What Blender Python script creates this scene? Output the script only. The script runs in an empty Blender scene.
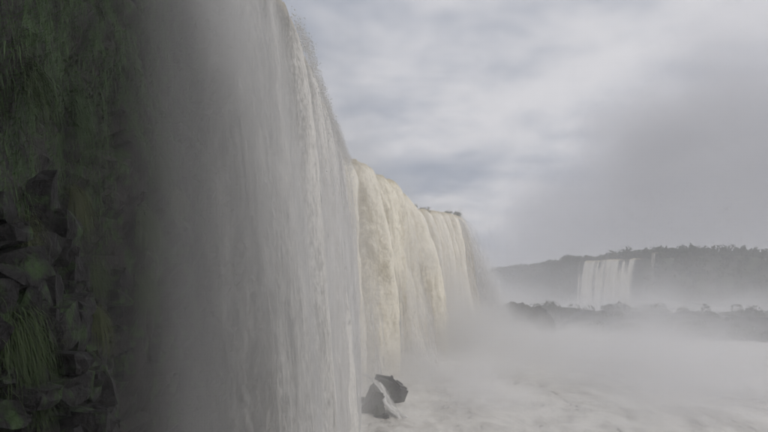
import bpy, bmesh, math, random
import numpy as np
from mathutils import Vector, Matrix, Euler

random.seed(7)
RNG = np.random.default_rng(11)
S = bpy.context.scene
COL = S.collection
R = math.radians

# ------------------------------------------------------------------ camera
CAM_Z = 14.0                       # river surface is z = 0, the lip of the falls z = 34
cam_d = bpy.data.cameras.new('camera')
cam_d.sensor_width = 36.0
cam_d.lens = 31.17
cam_d.clip_start = 0.1
cam_d.clip_end = 6000
cam = bpy.data.objects.new('camera', cam_d)
cam.location = (0, 0, CAM_Z)
cam.rotation_euler = (R(90 + 6.35), 0, 0)
COL.objects.link(cam)
S.camera = cam

# ------------------------------------------------------------------ node helpers
class NT:
    """tiny wrapper to write node trees as expressions"""
    def __init__(self, tree):
        self.t = tree
        self.t.nodes.clear()
    def n(self, typ, **kw):
        nd = self.t.nodes.new(typ)
        for k, v in kw.items():
            setattr(nd, k, v)
        return nd
    def put(self, sock, v):
        if isinstance(v, bpy.types.NodeSocket):
            self.t.links.new(v, sock)
        elif v is not None:
            if sock.type == 'RGBA' and len(v) == 3:
                v = (*v, 1)
            sock.default_value = v
    def m(self, op, a, b=0.0, c=0.0, clamp=False):
        nd = self.n('ShaderNodeMath', operation=op, use_clamp=clamp)
        self.put(nd.inputs[0], a); self.put(nd.inputs[1], b); self.put(nd.inputs[2], c)
        return nd.outputs[0]
    def vm(self, op, a, b=None, scale=None):
        nd = self.n('ShaderNodeVectorMath', operation=op)
        self.put(nd.inputs[0], a)
        if b is not None: self.put(nd.inputs[1], b)
        if scale is not None: self.put(nd.inputs[3], scale)
        return nd.outputs[0]
    def sep(self, v):
        nd = self.n('ShaderNodeSeparateXYZ'); self.put(nd.inputs[0], v)
        return nd.outputs[0], nd.outputs[1], nd.outputs[2]
    def comb(self, x, y, z):
        nd = self.n('ShaderNodeCombineXYZ')
        self.put(nd.inputs[0], x); self.put(nd.inputs[1], y); self.put(nd.inputs[2], z)
        return nd.outputs[0]
    def noise(self, vec, scale, detail=3, rough=0.55, dist=0.0):
        nd = self.n('ShaderNodeTexNoise')
        self.put(nd.inputs['Vector'], vec); self.put(nd.inputs['Scale'], scale)
        nd.inputs['Detail'].default_value = detail
        nd.inputs['Roughness'].default_value = rough
        nd.inputs['Distortion'].default_value = dist
        return nd.outputs[0]
    def rng(self, v, a, b, c=0.0, d=1.0, smooth=True):
        nd = self.n('ShaderNodeMapRange', interpolation_type='SMOOTHSTEP' if smooth else 'LINEAR')
        self.put(nd.inputs[0], v)
        for i, q in enumerate((a, b, c, d)): self.put(nd.inputs[1 + i], q)
        return nd.outputs[0]
    def mix(self, f, a, b):
        nd = self.n('ShaderNodeMix', data_type='RGBA')
        self.put(nd.inputs[0], f); self.put(nd.inputs[6], a); self.put(nd.inputs[7], b)
        return nd.outputs[2]
    def attr(self, name):
        return self.n('ShaderNodeAttribute', attribute_name=name)
    def pos(self):
        return self.n('ShaderNodeNewGeometry').outputs['Position']
    def bump(self, h, strength=0.5, dist=0.1):
        nd = self.n('ShaderNodeBump')
        nd.inputs['Strength'].default_value = strength
        nd.inputs['Distance'].default_value = dist
        self.put(nd.inputs['Height'], h)
        return nd.outputs[0]
    def bsdf(self, color, rough=0.6, spec=0.3, normal=None, alpha=None):
        nd = self.n('ShaderNodeBsdfPrincipled')
        self.put(nd.inputs['Base Color'], color)
        self.put(nd.inputs['Roughness'], rough)
        nd.inputs['Specular IOR Level'].default_value = spec
        if normal is not None: self.put(nd.inputs['Normal'], normal)
        if alpha is not None: self.put(nd.inputs['Alpha'], alpha)
        return nd.outputs[0]
    def out(self, surf=None, vol=None):
        o = self.n('ShaderNodeOutputMaterial')
        if surf is not None: self.put(o.inputs[0], surf)
        if vol is not None: self.put(o.inputs[1], vol)

def new_mat(name):
    m = bpy.data.materials.new(name)
    m.use_nodes = True
    return m, NT(m.node_tree)

# ------------------------------------------------------------------ world: overcast sky
SUN_EL, SUN_AZ = 52, 118           # degrees; azimuth from +Y towards +X: high, right and behind the camera
w = bpy.data.worlds.new('World')
S.world = w
w.use_nodes = True
t = NT(w.node_tree)
d = t.n('ShaderNodeTexCoord').outputs['Generated']
x, y, z = t.sep(d)
zz = t.m('ADD', t.m('MAXIMUM', z, 0.0), 0.16)
pl = t.comb(t.m('DIVIDE', x, zz), t.m('DIVIDE', y, zz), 0.0)
big = t.noise(t.vm('ADD', pl, (7.9, -1.15, 0.0)), 0.62, 2, 0.5, 0.3)
fine = t.noise(t.vm('ADD', pl, (0.3, 5.1, 2.0)), 2.3, 3, 0.62)
cl = t.m('ADD', t.m('MULTIPLY', big, 0.60), t.m('MULTIPLY', fine, 0.40))
grey = t.mix(t.rng(cl, 0.41, 0.62), (3.5, 3.85, 4.6), (7.1, 7.04, 7.3))
sky = t.n('ShaderNodeTexSky', sky_type='NISHITA')
sky.sun_disc = False
sky.sun_elevation = R(SUN_EL)
sky.sun_rotation = R(SUN_AZ)
sky.dust_density = 3.0
both = t.mix(0.96, sky.outputs[0], grey)
bg = t.n('ShaderNodeBackground')
t.put(bg.inputs[0], both)
bg.inputs[1].default_value = 0.1
o = t.n('ShaderNodeOutputWorld')
t.put(o.inputs[0], bg.outputs[0])

# ------------------------------------------------------------------ sun behind the cloud
sd = bpy.data.lights.new('sun', 'SUN')
sd.energy = 1.15
sd.angle = R(35)
sd.color = (1.0, 0.94, 0.86)
sun = bpy.data.objects.new('sun', sd)
dirv = Vector((math.sin(R(SUN_AZ)) * math.cos(R(SUN_EL)), math.cos(R(SUN_AZ)) * math.cos(R(SUN_EL)), math.sin(R(SUN_EL))))
sun.rotation_euler = dirv.to_track_quat('Z', 'Y').to_euler()
sun.location = (60, -40, 120)
COL.objects.link(sun)

# ------------------------------------------------------------------ exposure and renderer
S.view_settings.view_transform = 'Standard'
S.view_settings.look = 'None'
S.view_settings.exposure = 0.0
S.view_settings.gamma = 1.0
S.render.engine = 'CYCLES'
S.cycles.use_denoising = True
S.cycles.max_bounces = 6
S.cycles.diffuse_bounces = 2
S.cycles.glossy_bounces = 2
S.cycles.transmission_bounces = 2
S.cycles.transparent_max_bounces = 12
S.cycles.volume_bounces = 2
S.cycles.volume_max_steps = 96
S.cycles.sample_clamp_indirect = 4.0
S.cycles.use_adaptive_sampling = True
S.cycles.adaptive_threshold = 0.05
S.cycles.adaptive_min_samples = 12

# ------------------------------------------------------------------ numpy noise
_PERM = RNG.permutation(256).astype(np.int64)
_PERM = np.concatenate([_PERM, _PERM, _PERM])
_VAL = RNG.random(256)
def vnoise(x, y, z):
    """value noise 0..1, vectorised"""
    x, y, z = np.broadcast_arrays(np.asarray(x, float), np.asarray(y, float), np.asarray(z, float))
    xi, yi, zi = np.floor(x).astype(int), np.floor(y).astype(int), np.floor(z).astype(int)
    xf, yf, zf = x - xi, y - yi, z - zi
    u, v, q = xf*xf*(3-2*xf), yf*yf*(3-2*yf), zf*zf*(3-2*zf)
    def h(a, b, c):
        return _VAL[_PERM[_PERM[_PERM[(xi+a) & 255] + ((yi+b) & 255)] + ((zi+c) & 255)]]
    def L(a, b, f): return a + (b-a)*f
    return L(L(L(h(0,0,0), h(1,0,0), u), L(h(0,1,0), h(1,1,0), u), v),
             L(L(h(0,0,1), h(1,0,1), u), L(h(0,1,1), h(1,1,1), u), v), q)
def fbm(x, y, z, oct=4, gain=0.5):
    s, a, tot, f = 0.0, 1.0, 0.0, 1.0
    for k in range(oct):
        s = s + a*vnoise(np.asarray(x)*f + 17.3*k, np.asarray(y)*f + 5.1*k, np.asarray(z)*f + 9.7*k)
        tot += a; a *= gain; f *= 2.03
    return s/tot

# ------------------------------------------------------------------ object helpers
def tag(o, label=None, cat=None, group=None, kind=None):
    if label: o['label'] = label
    if cat: o['category'] = cat
    if group: o['group'] = group
    if kind: o['kind'] = kind
    return o
def link(o, parent=None):
    COL.objects.link(o)
    if parent is not None: o.parent = parent
    return o
def empty(name, loc=(0, 0, 0)):
    o = bpy.data.objects.new(name, None)
    o.location = loc
    o.empty_display_size = 0.5
    return link(o)
def mesh_np(name, verts, faces, mat, smooth=True):
    me = bpy.data.meshes.new(name)
    verts = np.asarray(verts, np.float32); faces = np.asarray(faces, np.int32)
    k = faces.shape[1]
    me.vertices.add(len(verts)); me.vertices.foreach_set('co', verts.ravel())
    me.loops.add(faces.size); me.loops.foreach_set('vertex_index', faces.ravel())
    me.polygons.add(len(faces))
    me.polygons.foreach_set('loop_start', np.arange(0, faces.size, k, dtype=np.int32))
    me.polygons.foreach_set('loop_total', np.full(len(faces), k, np.int32))
    me.polygons.foreach_set('use_smooth', np.full(len(faces), smooth, bool))
    me.update(calc_edges=True)
    me.validate()
    if mat: me.materials.append(mat)
    return me
def obj_np(name, verts, faces, mat, parent=None, smooth=True, origin=None):
    verts = np.asarray(verts, float)
    if origin is not None:
        verts = verts - np.asarray(origin, float)
    o = bpy.data.objects.new(name, mesh_np(name, verts, faces, mat, smooth))
    if origin is not None and parent is None: o.location = origin
    return link(o, parent)
def vattr(o, name, arr):
    a = o.data.attributes.new(name, 'FLOAT_VECTOR', 'POINT')
    a.data.foreach_set('vector', np.asarray(arr, np.float32).ravel())
def grid_faces(nu, nv):
    i = np.arange(nu-1)[:, None]*nv + np.arange(nv-1)[None, :]
    return np.stack([i, i+nv, i+nv+1, i+1], -1).reshape(-1, 4)
def poly_at(pts, ds):
    """resample a polyline smoothly (Catmull-Rom) with spacing ds"""
    p = np.asarray(pts, float)
    q = np.vstack([2*p[0]-p[1], p, 2*p[-1]-p[-2]])
    out = []
    for i in range(1, len(q)-2):
        for tt in np.linspace(0, 1, 24, endpoint=False):
            a, b, c, e = q[i-1], q[i], q[i+1], q[i+2]
            out.append(.5*((2*b)+(c-a)*tt+(2*a-5*b+4*c-e)*tt**2+(3*b-a-3*c+e)*tt**3))
    out.append(q[-2]); out = np.array(out)
    L = np.concatenate([[0], np.cumsum(np.linalg.norm(np.diff(out[:, :2], axis=0), axis=1))])
    s = np.linspace(0, L[-1], max(2, int(L[-1]/ds)+1))
    return np.stack([np.interp(s, L, out[:, k]) for k in range(p.shape[1])], -1), s
def normals2d(p):
    tg = np.gradient(p[:, :2], axis=0)
    tg /= np.linalg.norm(tg, axis=1)[:, None]
    return np.stack([tg[:, 1], -tg[:, 0]], -1)      # right of the direction of travel: into the gorge
def at(px, py, Y):
    """point on the plane y = Y seen at that pixel of the 768 x 432 photograph (survey helper)"""
    f = 665.0; p = R(6.35)
    xx, v = (px-384)/f, (216-py)/f
    r = (xx, math.cos(p)-v*math.sin(p), math.sin(p)+v*math.cos(p))
    return Vector((r[0]*Y/r[1], Y, CAM_Z + r[2]*Y/r[1]))

# ------------------------------------------------------------------ materials
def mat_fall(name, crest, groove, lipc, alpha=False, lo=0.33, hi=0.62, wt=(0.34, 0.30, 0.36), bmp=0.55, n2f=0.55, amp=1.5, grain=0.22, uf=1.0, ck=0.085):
    m, t = new_mat(name)
    u, v, th = t.sep(t.attr('fall').outputs['Vector'])
    u = t.m('MULTIPLY', u, uf)
    sv = t.m('POWER', t.m('MAXIMUM', v, 0.01), 0.75)
    n1 = t.noise(t.comb(t.m('MULTIPLY', u, 3.2), t.m('MULTIPLY', sv, 0.55), 0.0), 1.0, 4, 0.6, 0.25)
    n2 = t.noise(t.comb(t.m('MULTIPLY', u, n2f), t.m('MULTIPLY', sv, 0.12), 4.0), 1.0, 3, 0.5, 0.2)
    n3 = t.noise(t.comb(t.m('MULTIPLY', u, 1.6), t.m('MULTIPLY', sv, 1.1), 9.0), 1.0, 5, 0.65, 0.6)
    mixn = t.m('ADD', t.m('ADD', t.m('MULTIPLY', n1, wt[0]), t.m('MULTIPLY', n2, wt[1])), t.m('MULTIPLY', n3, wt[2]))
    n4 = t.noise(t.comb(t.m('MULTIPLY', u, 6.5), t.m('MULTIPLY', sv, 5.0), 2.0), 1.0, 3, 0.7)
    mixn = t.m('ADD', mixn, t.m('MULTIPLY', t.m('SUBTRACT', n4, 0.5), grain))
    cx, _, _ = t.sep(t.attr('column').outputs['Vector'])
    mixn = t.m('ADD', mixn, t.m('MULTIPLY', cx, ck))  # column relief shaded into the colour too: bulges lighter, hollows darker
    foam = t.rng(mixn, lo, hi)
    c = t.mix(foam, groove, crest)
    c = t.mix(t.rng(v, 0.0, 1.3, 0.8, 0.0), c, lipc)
    nb = t.bump(t.m('ADD', n1, t.m('MULTIPLY', n3, 1.3)), bmp, 0.35)
    al = None
    if alpha:
        ga = t.m('ADD', t.m('MULTIPLY', n1, 0.45), t.m('MULTIPLY', n3, 0.55))
        al = t.rng(t.m('ADD', th, t.m('MULTIPLY', t.m('SUBTRACT', ga, 0.5), amp)), 0.12, 0.95)
    sh = t.bsdf(c, 0.75, 0.15, nb, al)
    t.out(sh)
    return m
M = {}
M['fall_near'] = mat_fall('falling_water_grey', (0.76, 0.74, 0.70), (0.15, 0.145, 0.13), (0.42, 0.38, 0.30), True, 0.30, 0.70, (0.20, 0.46, 0.34), 0.5, 0.30, 0.6, 0.60, ck=0.12)  # greyer than the other falls: its shade and mist are put into the colour
M['fall_mid'] = mat_fall('falling_water_tan', (0.92, 0.865, 0.73), (0.45, 0.39, 0.26), (0.45, 0.385, 0.24), True, 0.34, 0.62, (0.30, 0.34, 0.36), 0.9, 0.55, 1.5, 0.38, 0.62)
M['fall_far'] = mat_fall('falling_water_pale', (0.92, 0.87, 0.76), (0.53, 0.47, 0.35), (0.52, 0.45, 0.30), True, 0.30, 0.60, bmp=0.8, grain=0.34)
M['veil'] = mat_fall('spray_veil_water', (0.74, 0.73, 0.72), (0.55, 0.54, 0.53), (0.6, 0.58, 0.54), True, amp=0.75)
M['cascade'] = mat_fall('cascade_water', (0.74, 0.73, 0.71), (0.30, 0.29, 0.27), (0.6, 0.58, 0.54), True, amp=2.2)

def mat_foam():
    m, t = new_mat('churned_river_water')
    p = t.pos()
    x, y, z = t.sep(p)
    st = t.comb(t.m('MULTIPLY', x, 0.55), t.m('MULTIPLY', y, 0.22), 0.0)
    n1 = t.noise(st, 0.35, 5, 0.6, 0.8)
    n2 = t.noise(st, 1.6, 5, 0.65, 0.5)
    k = t.m('ADD', t.m('MULTIPLY', n1, 0.55), t.m('MULTIPLY', n2, 0.45))
    f = t.rng(k, 0.38, 0.56)
    c = t.mix(f, (0.43, 0.41, 0.375), (0.66, 0.64, 0.60))
    nb = t.bump(k, 0.45, 0.4)
    t.out(t.bsdf(c, t.mix(f, (0.25,)*3, (0.7,)*3), 0.35, nb))
    return m
M['river'] = mat_foam()

def mat_rock(name, a, b, moss=(0.030, 0.052, 0.020), amount=0.45, scale=1.0, rough=0.45, spec=0.3):
    m, t = new_mat(name)
    p = t.pos()
    n1 = t.noise(p, 0.9*scale, 5, 0.6)
    n2 = t.noise(p, 4.0*scale, 5, 0.65)
    v = t.n('ShaderNodeTexVoronoi', feature='DISTANCE_TO_EDGE')
    t.put(v.inputs['Vector'], t.vm('ADD', t.vm('MULTIPLY', p, (1, 1, 0.6)), t.vm('SCALE', t.comb(n2, n1, n2), scale=0.5)))
    v.inputs['Scale'].default_value = 1.1*scale
    crack = t.rng(v.outputs[0], 0.0, 0.05)
    c = t.mix(t.rng(n2, 0.3, 0.7), a, b)
    c = t.mix(t.rng(n1, 0.62-amount*0.3, 0.72-amount*0.2), c, moss)
    h = t.m('ADD', t.m('MULTIPLY', n2, 0.8), t.m('MULTIPLY', crack, 0.25))
    t.out(t.bsdf(c, t.rng(n2, 0.3, 0.7, rough-0.12, rough+0.2), spec, t.bump(h, 0.8, 0.15)))
    return m
M['basalt'] = mat_rock('wet_basalt', (0.012, 0.011, 0.011), (0.036, 0.033, 0.032), amount=0.4, rough=0.6, spec=0.18)
M['basalt_block'] = mat_rock('basalt_block', (0.007, 0.0068, 0.0072), (0.024, 0.023, 0.024), amount=0.4, scale=1.6, rough=0.6, spec=0.12)
M['river_rock'] = mat_rock('river_rock', (0.008, 0.0075, 0.007), (0.026, 0.024, 0.021), moss=(0.024, 0.027, 0.013), amount=0.4, scale=0.8, rough=0.4)
M['far_rock'] = mat_rock('far_cliff_rock', (0.05, 0.045, 0.04), (0.11, 0.10, 0.085), moss=(0.045, 0.06, 0.025), amount=0.9, scale=0.12)

def mat_leaf(name, a, b, scale=0.6):
    m, t = new_mat(name)
    n = t.noise(t.pos(), scale, 4, 0.6)
    r = t.attr('tint').outputs['Vector']
    tx, _, _ = t.sep(r)
    c = t.mix(t.m('ADD', t.m('MULTIPLY', t.rng(n, 0.3, 0.7), 0.5), t.m('MULTIPLY', tx, 0.5)), a, b)
    df = t.bsdf(c, 0.6, 0.25)
    tr = t.n('ShaderNodeBsdfTranslucent'); t.put(tr.inputs[0], c)
    mx = t.n('ShaderNodeMixShader'); mx.inputs[0].default_value = 0.25
    t.put(mx.inputs[1], df); t.put(mx.inputs[2], tr.outputs[0])
    t.out(mx.outputs[0])
    return m
M['moss'] = mat_leaf('cliff_moss', (0.026, 0.050, 0.020), (0.072, 0.122, 0.046), 0.5)
M['grass'] = mat_leaf('wet_grass', (0.020, 0.036, 0.013), (0.050, 0.076, 0.024))
M['dry_grass'] = mat_leaf('yellow_green_grass', (0.038, 0.050, 0.020), (0.078, 0.090, 0.034))
M['tree'] = mat_leaf('tree_leaves', (0.028, 0.040, 0.018), (0.075, 0.090, 0.042), 0.25)
M['forest'] = mat_leaf('forest_leaves', (0.030, 0.042, 0.020), (0.075, 0.088, 0.045), 0.1)
m, t = new_mat('bark'); t.out(t.bsdf(t.mix(t.noise(t.pos(), 3.0), (0.05, 0.04, 0.03), (0.11, 0.09, 0.07)), 0.9)); M['bark'] = m
m, t = new_mat('water_drops'); t.out(t.bsdf((0.75, 0.74, 0.72), 0.4, 0.4, None, 0.65)); M['drops'] = m

# ------------------------------------------------------------------ river
def ground_xc(Y):                                   # x of the foot of the falls
    return np.interp(Y, [0, 98, 140, 165, 190, 215], [-3.0, -2.0, 7.5, 16.0, 29.0, 29.0])
def river():
    xs = np.concatenate([np.arange(-40, 120, 0.9), np.arange(120, 460, 5.0)])
    ys = np.concatenate([np.arange(-60, 40, 4.0), np.arange(40, 200, 0.9), np.arange(200, 890, 6.0)])
    X, Y = np.meshgrid(xs, ys, indexing='ij')
    Z = (fbm(X*0.16, Y*0.10, 0.0, 5, 0.55)-0.5)*1.1
    Z += (1-np.abs(2*fbm(X*0.33, Y*0.18, 3.0, 4, 0.55)-1))*0.7-0.5
    near = np.exp(-np.clip(X-ground_xc(Y), 0, 99)/9.0)*np.clip((235-Y)/30, 0, 1)*np.clip((Y-92)/22, 0, 1)
    Z += near*(0.8+3.4*fbm(X*0.25, Y*0.22, 7.0, 4, 0.55))
    V = np.stack([X, Y, Z], -1).reshape(-1, 3)
    o = obj_np('river', V, grid_faces(len(xs), len(ys)), M['river'])
    tag(o, 'churned grey river below the falls', None, None, 'structure')
river()
# bed under everything, out to the horizon
V = [(-760, -300, -2.5), (980, -300, -2.5), (980, 900, -2.5), (-760, 900, -2.5)]
tag(obj_np('ground', V, [[0, 1, 2, 3]], M['river_rock']), kind='structure')

# ------------------------------------------------------------------ near cliff and plateau
WALL = [(-13, -60), (-10.5, -25), (-9.3, 0), (-8.6, 9), (-8.8, 15), (-10.2, 20), (-12.2, 26), (-12.5, 36), (-10.2, 50), (-9.5, 72), (-9.0, 94),
        (-6.0, 113), (-1.2, 138), (3.5, 159), (8.5, 168), (17.2, 180.0), (18.5, 187), (10, 198), (-20, 215), (-90, 240)]
def cliff():
    pts, s = poly_at(WALL, 0.45)
    n = normals2d(pts)
    zs = np.arange(-2.5, 33.9, 0.42)
    P = pts[:, None, :]; Zg = np.broadcast_to(zs[None, :], (len(pts), len(zs)))
    Sg = np.broadcast_to(s[:, None], Zg.shape)
    off = (fbm(Sg*0.16, Zg*0.16, 1.0, 5, 0.55)-0.5)*3.0
    blk = vnoise(np.floor(Sg/1.3+vnoise(Sg*.3, Zg*.3, 2)*2)*7.7, np.floor(Zg/1.1+vnoise(Sg*.3, Zg*.3, 5)*2)*3.3, 4.0)
    off += (blk-0.5)*0.9
    off += np.clip((Zg-29)/5, 0, 1)**1.5*1.6                       # the rock juts out under the lip
    yy = np.broadcast_to(pts[:, 1][:, None], Zg.shape)
    shelf = np.clip((15.5-Zg)/5, 0, 1)*np.clip((30-yy)/8, 0, 1)
    off += shelf*1.6                                               # broken ledge low on the near side
    V = np.stack([P[..., 0]+n[:, 0][:, None]*off, P[..., 1]+n[:, 1][:, None]*off, Zg], -1)
    nu, nv = V.shape[:2]
    o = obj_np('cliff', V.reshape(-1, 3), grid_faces(nu, nv), M['basalt'], smooth=False)
    tag(o, 'dark wet basalt cliff on the left, behind the falls', None, None, 'structure')
    # plateau behind the rim
    rim = V[:, -1, :].copy()
    steps = [0, 1.5, 6, 20, 70, 200, 400]
    rows = []
    for k, dd in enumerate(steps):
        q = rim.copy()
        q[:, 0] -= dd*(0.97); q[:, 1] += dd*0.12
        q[:, 2] += -0.35*(k > 0)+0.25*(fbm(q[:, 0]*0.2, q[:, 1]*0.2, 0.0)-0.5)*(k > 0)
        rows.append(q)
    W = np.stack(rows, 1)
    tag(obj_np('plateau', W.reshape(-1, 3), grid_faces(W.shape[0], W.shape[1]), M['basalt']), kind='structure')
    return o, V, s
CLIFF, CV, CS = cliff()
def wall_point(Y, z, xmax=40):
    """nearest surface point of the near wall at that y and height, with the outward direction"""
    sel = (np.abs(CV[:, :, 1]-Y) < 1.2) & (np.abs(CV[:, :, 2]-z) < 0.5) & (CV[:, :, 0] < xmax)
    if not sel.any(): return None
    p = CV[sel].mean(0)
    return Vector(p)
WN = {}
def wall_normal(Y):
    pts, s = poly_at(WALL, 1.0)
    n = normals2d(pts)
    i = int(np.argmin(np.abs(pts[:, 1]-Y)))
    return Vector((n[i, 0], n[i, 1], 0))
def wall_at_pixel(px, py):
    """march the photograph's sight line to the cliff (survey helper: gives a 3D spot on the rock)"""
    c = Vector((0, 0, CAM_Z)); r = (at(px, py, 10.0)-c)
    flat = CV[:260].reshape(-1, 3)
    d = flat-np.array(c); rn = np.array(r)/r.length
    tt = d @ rn
    dist = np.linalg.norm(d-tt[:, None]*rn[None, :], axis=1)
    dist[tt < 3] = 9e9
    i = int(np.argmin(dist+0.02*tt))
    return Vector(flat[i])

# ------------------------------------------------------------------ falls
G = 9.81
def fall_sheet(name, lip, ds, rows, speed, mat, parent, drop=34.3, rope=1.0, seed=0.0, thick=None, fine=1.0, wind=0.0, rope_f=0.30, lift=0.0, lipn=0.5, cols=None, colamp=0.9, phase=0.0, warp=1.0, colfrom=None):
    """a curtain of falling water: every column is the path of water thrown off the lip"""
    pts, s = poly_at(lip, ds)
    n = normals2d(pts)
    T = math.sqrt(2*drop/G)
    tt = np.linspace(0, 1, rows)**0.85*T
    U, TT = np.meshgrid(s, tt, indexing='ij')
    zf = 0.5*G*TT**2
    sp = speed(s/s[-1]) if callable(speed) else np.full_like(s, speed)
    r1 = fbm(U*rope_f, TT*0.35+seed, seed, 3, 0.5)-0.5
    r1 = np.sign(r1)*np.abs(r1)**0.8
    r2 = fbm(U*rope_f*3.3, TT*0.8+seed, seed+5, 3, 0.55)-0.5
    r3 = fbm(U*1.9, np.sqrt(zf)*1.5+seed, seed+9, 4, 0.6)-0.5
    fall = TT/T
    off = sp[:, None]*TT*(1+0.10*r1) + rope*(2.6*r1+1.1*r2)*np.clip(fall*1.6, 0, 1)+fine*1.0*r3*np.clip(fall*1.3, 0, 1)
    CC = np.zeros_like(U)
    if cols is not None:
        wp = ((fbm(U*0.12, TT*0.25, seed+40, 3)-0.5)*cols*0.9+(fbm(U*0.5, TT*0.6, seed+50, 3)-0.5)*cols*0.35)*warp
        ph = 2*math.pi*(U+wp)/cols+phase
        CC = np.sin(ph)*(0.6+0.8*fbm(U*0.1, 3.0, seed+60, 2))
        if colfrom: CC = CC*sstep(U, *colfrom)
        off = off+colamp*CC*np.clip(fall*1.8, 0, 1)
    side = (fbm(U*0.5, TT*1.1, seed+21, 3)-0.5)*0.9*fall*fine
    tg = np.stack([-n[:, 1], n[:, 0]], -1)
    zlip = pts[:, 2] if pts.shape[1] > 2 else np.full(len(pts), 34.0)
    zlip = zlip+(fbm(s*0.55, seed, 3.0, 4)-0.5)*1.0+(fbm(s*1.7, seed, 8.0, 3, 0.6)-0.5)*lipn
    X = pts[:, 0][:, None]+n[:, 0][:, None]*off+tg[:, 0][:, None]*side
    Y = pts[:, 1][:, None]+n[:, 1][:, None]*off+tg[:, 1][:, None]*side
    Z = zlip[:, None]+lift-zf+r3*0.5*fall
    # water arriving over the plateau: short flat run-in behind the lip
    k = 4
    RX = np.stack([X[:, 0]-n[:, 0]*q for q in np.linspace(7.0, 0.6, k)], 1)
    RY = np.stack([Y[:, 0]-n[:, 1]*q for q in np.linspace(7.0, 0.6, k)], 1)
    RZ = np.stack([Z[:, 0]+0.05*q for q in np.linspace(1, 0.2, k)], 1)
    X, Y, Z = np.hstack([RX, X]), np.hstack([RY, Y]), np.hstack([RZ, Z])
    zf = np.hstack([np.zeros_like(RX), zf]); U = np.hstack([U[:, :k], U])
    TH = np.ones_like(X)
    if thick is not None:
        TH = thick(U/s[-1], np.clip(zf/drop, 0, 1), U)
    CC = np.hstack([CC[:, :1].repeat(k, 1), CC])
    o = obj_np(name, np.stack([X, Y, Z], -1).reshape(-1, 3), grid_faces(X.shape[0], X.shape[1]), mat, parent)
    vattr(o, 'column', np.stack([CC, CC, CC], -1).reshape(-1, 3))
    vattr(o, 'fall', np.stack([U+seed*13.0, zf, TH], -1).reshape(-1, 3))
    return o, pts, n, s
def sstep(x, a, b):
    q = np.clip((x-a)/(b-a), 0, 1)
    return q*q*(3-2*q)
def drops(name, parent, n, pick, size=(0.03, 0.16)):
    """thrown drops and clots of water"""
    oc = np.array([(1,0,0),(-1,0,0),(0,1,0),(0,-1,0),(0,0,1),(0,0,-1)], float)
    fc = np.array([(0,2,4),(2,1,4),(1,3,4),(3,0,4),(2,0,5),(1,2,5),(3,1,5),(0,3,5)])
    VV, FF = [], []
    for k in range(n):
        p = pick()
        r = random.uniform(*size)*random.uniform(0.4, 1)
        sc = np.array([r*random.uniform(.6, 1.2), r*random.uniform(.6, 1.2), r*random.uniform(.8, 2.0)])
        VV.append(oc*sc+np.array(p)); FF.append(fc+6*k)
    o = obj_np(name, np.vstack(VV), np.vstack(FF), M['drops'], parent)
    o['kind'] = 'stuff'
    return o

# nearest curtain ----------------------------------------------------------
LIP1 = [(-12.2, 17, 34), (-10.8, 25, 34), (-9.4, 33, 34), (-7.6, 41, 34), (-7.0, 50, 34), (-6.95, 62, 34), (-6.7, 76, 34), (-6.4, 88, 34), (-6.0, 99, 33.8)]
f1 = empty('waterfall', (-4, 60, 0)); f1.matrix_world = Matrix.Translation((0, 0, 0))
tag(f1, 'grey towering curtain of falling water nearest the dark cliff', 'waterfall', 'falls along the near cliff')
def th1(u, v, U):
    left = sstep(U, 7.0-1.0*v, 32.0-2.0*v)
    hole = 0.6*(fbm(U*0.22, v*2.0, 31.0, 3)-0.5)
    return left*(1.0-0.45*sstep(u, 0.86, 1.0))+hole*(1-left)*left*2.5-0.02+0.25*sstep(U, 26, 44)
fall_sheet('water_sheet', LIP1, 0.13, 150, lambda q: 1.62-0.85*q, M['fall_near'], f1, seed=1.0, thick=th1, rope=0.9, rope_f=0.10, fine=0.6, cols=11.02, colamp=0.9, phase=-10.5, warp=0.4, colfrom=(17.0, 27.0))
def th1b(u, v, U):
    return sstep(U, 9, 38)*0.5*(0.35+0.65*sstep(v, 0.02, 0.4))
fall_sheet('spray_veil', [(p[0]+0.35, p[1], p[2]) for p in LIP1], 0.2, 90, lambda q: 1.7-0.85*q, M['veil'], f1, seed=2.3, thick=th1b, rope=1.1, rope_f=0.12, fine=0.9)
lipp, _ = poly_at(LIP1, 0.2)
def pick1():
    while True:
        i = random.randrange(int(len(lipp)*0.36), len(lipp))
        tt = abs(random.gauss(0, 0.55))
        clot = vnoise(lipp[i, 1]*0.55, 1.0, 1.0)
        if random.random() > clot*1.3-0.15: continue
        off = 1.65*tt+random.gauss(0, 0.22)+0.1+0.45*clot*random.random()
        up = random.gauss(0.15, 0.3)
        return (lipp[i, 0]+off, lipp[i, 1]+random.uniform(-.3, .3), lipp[i, 2]-0.5*G*tt*tt+up)
drops('drops', f1, 10000, pick1, (0.015, 0.085))

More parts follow.
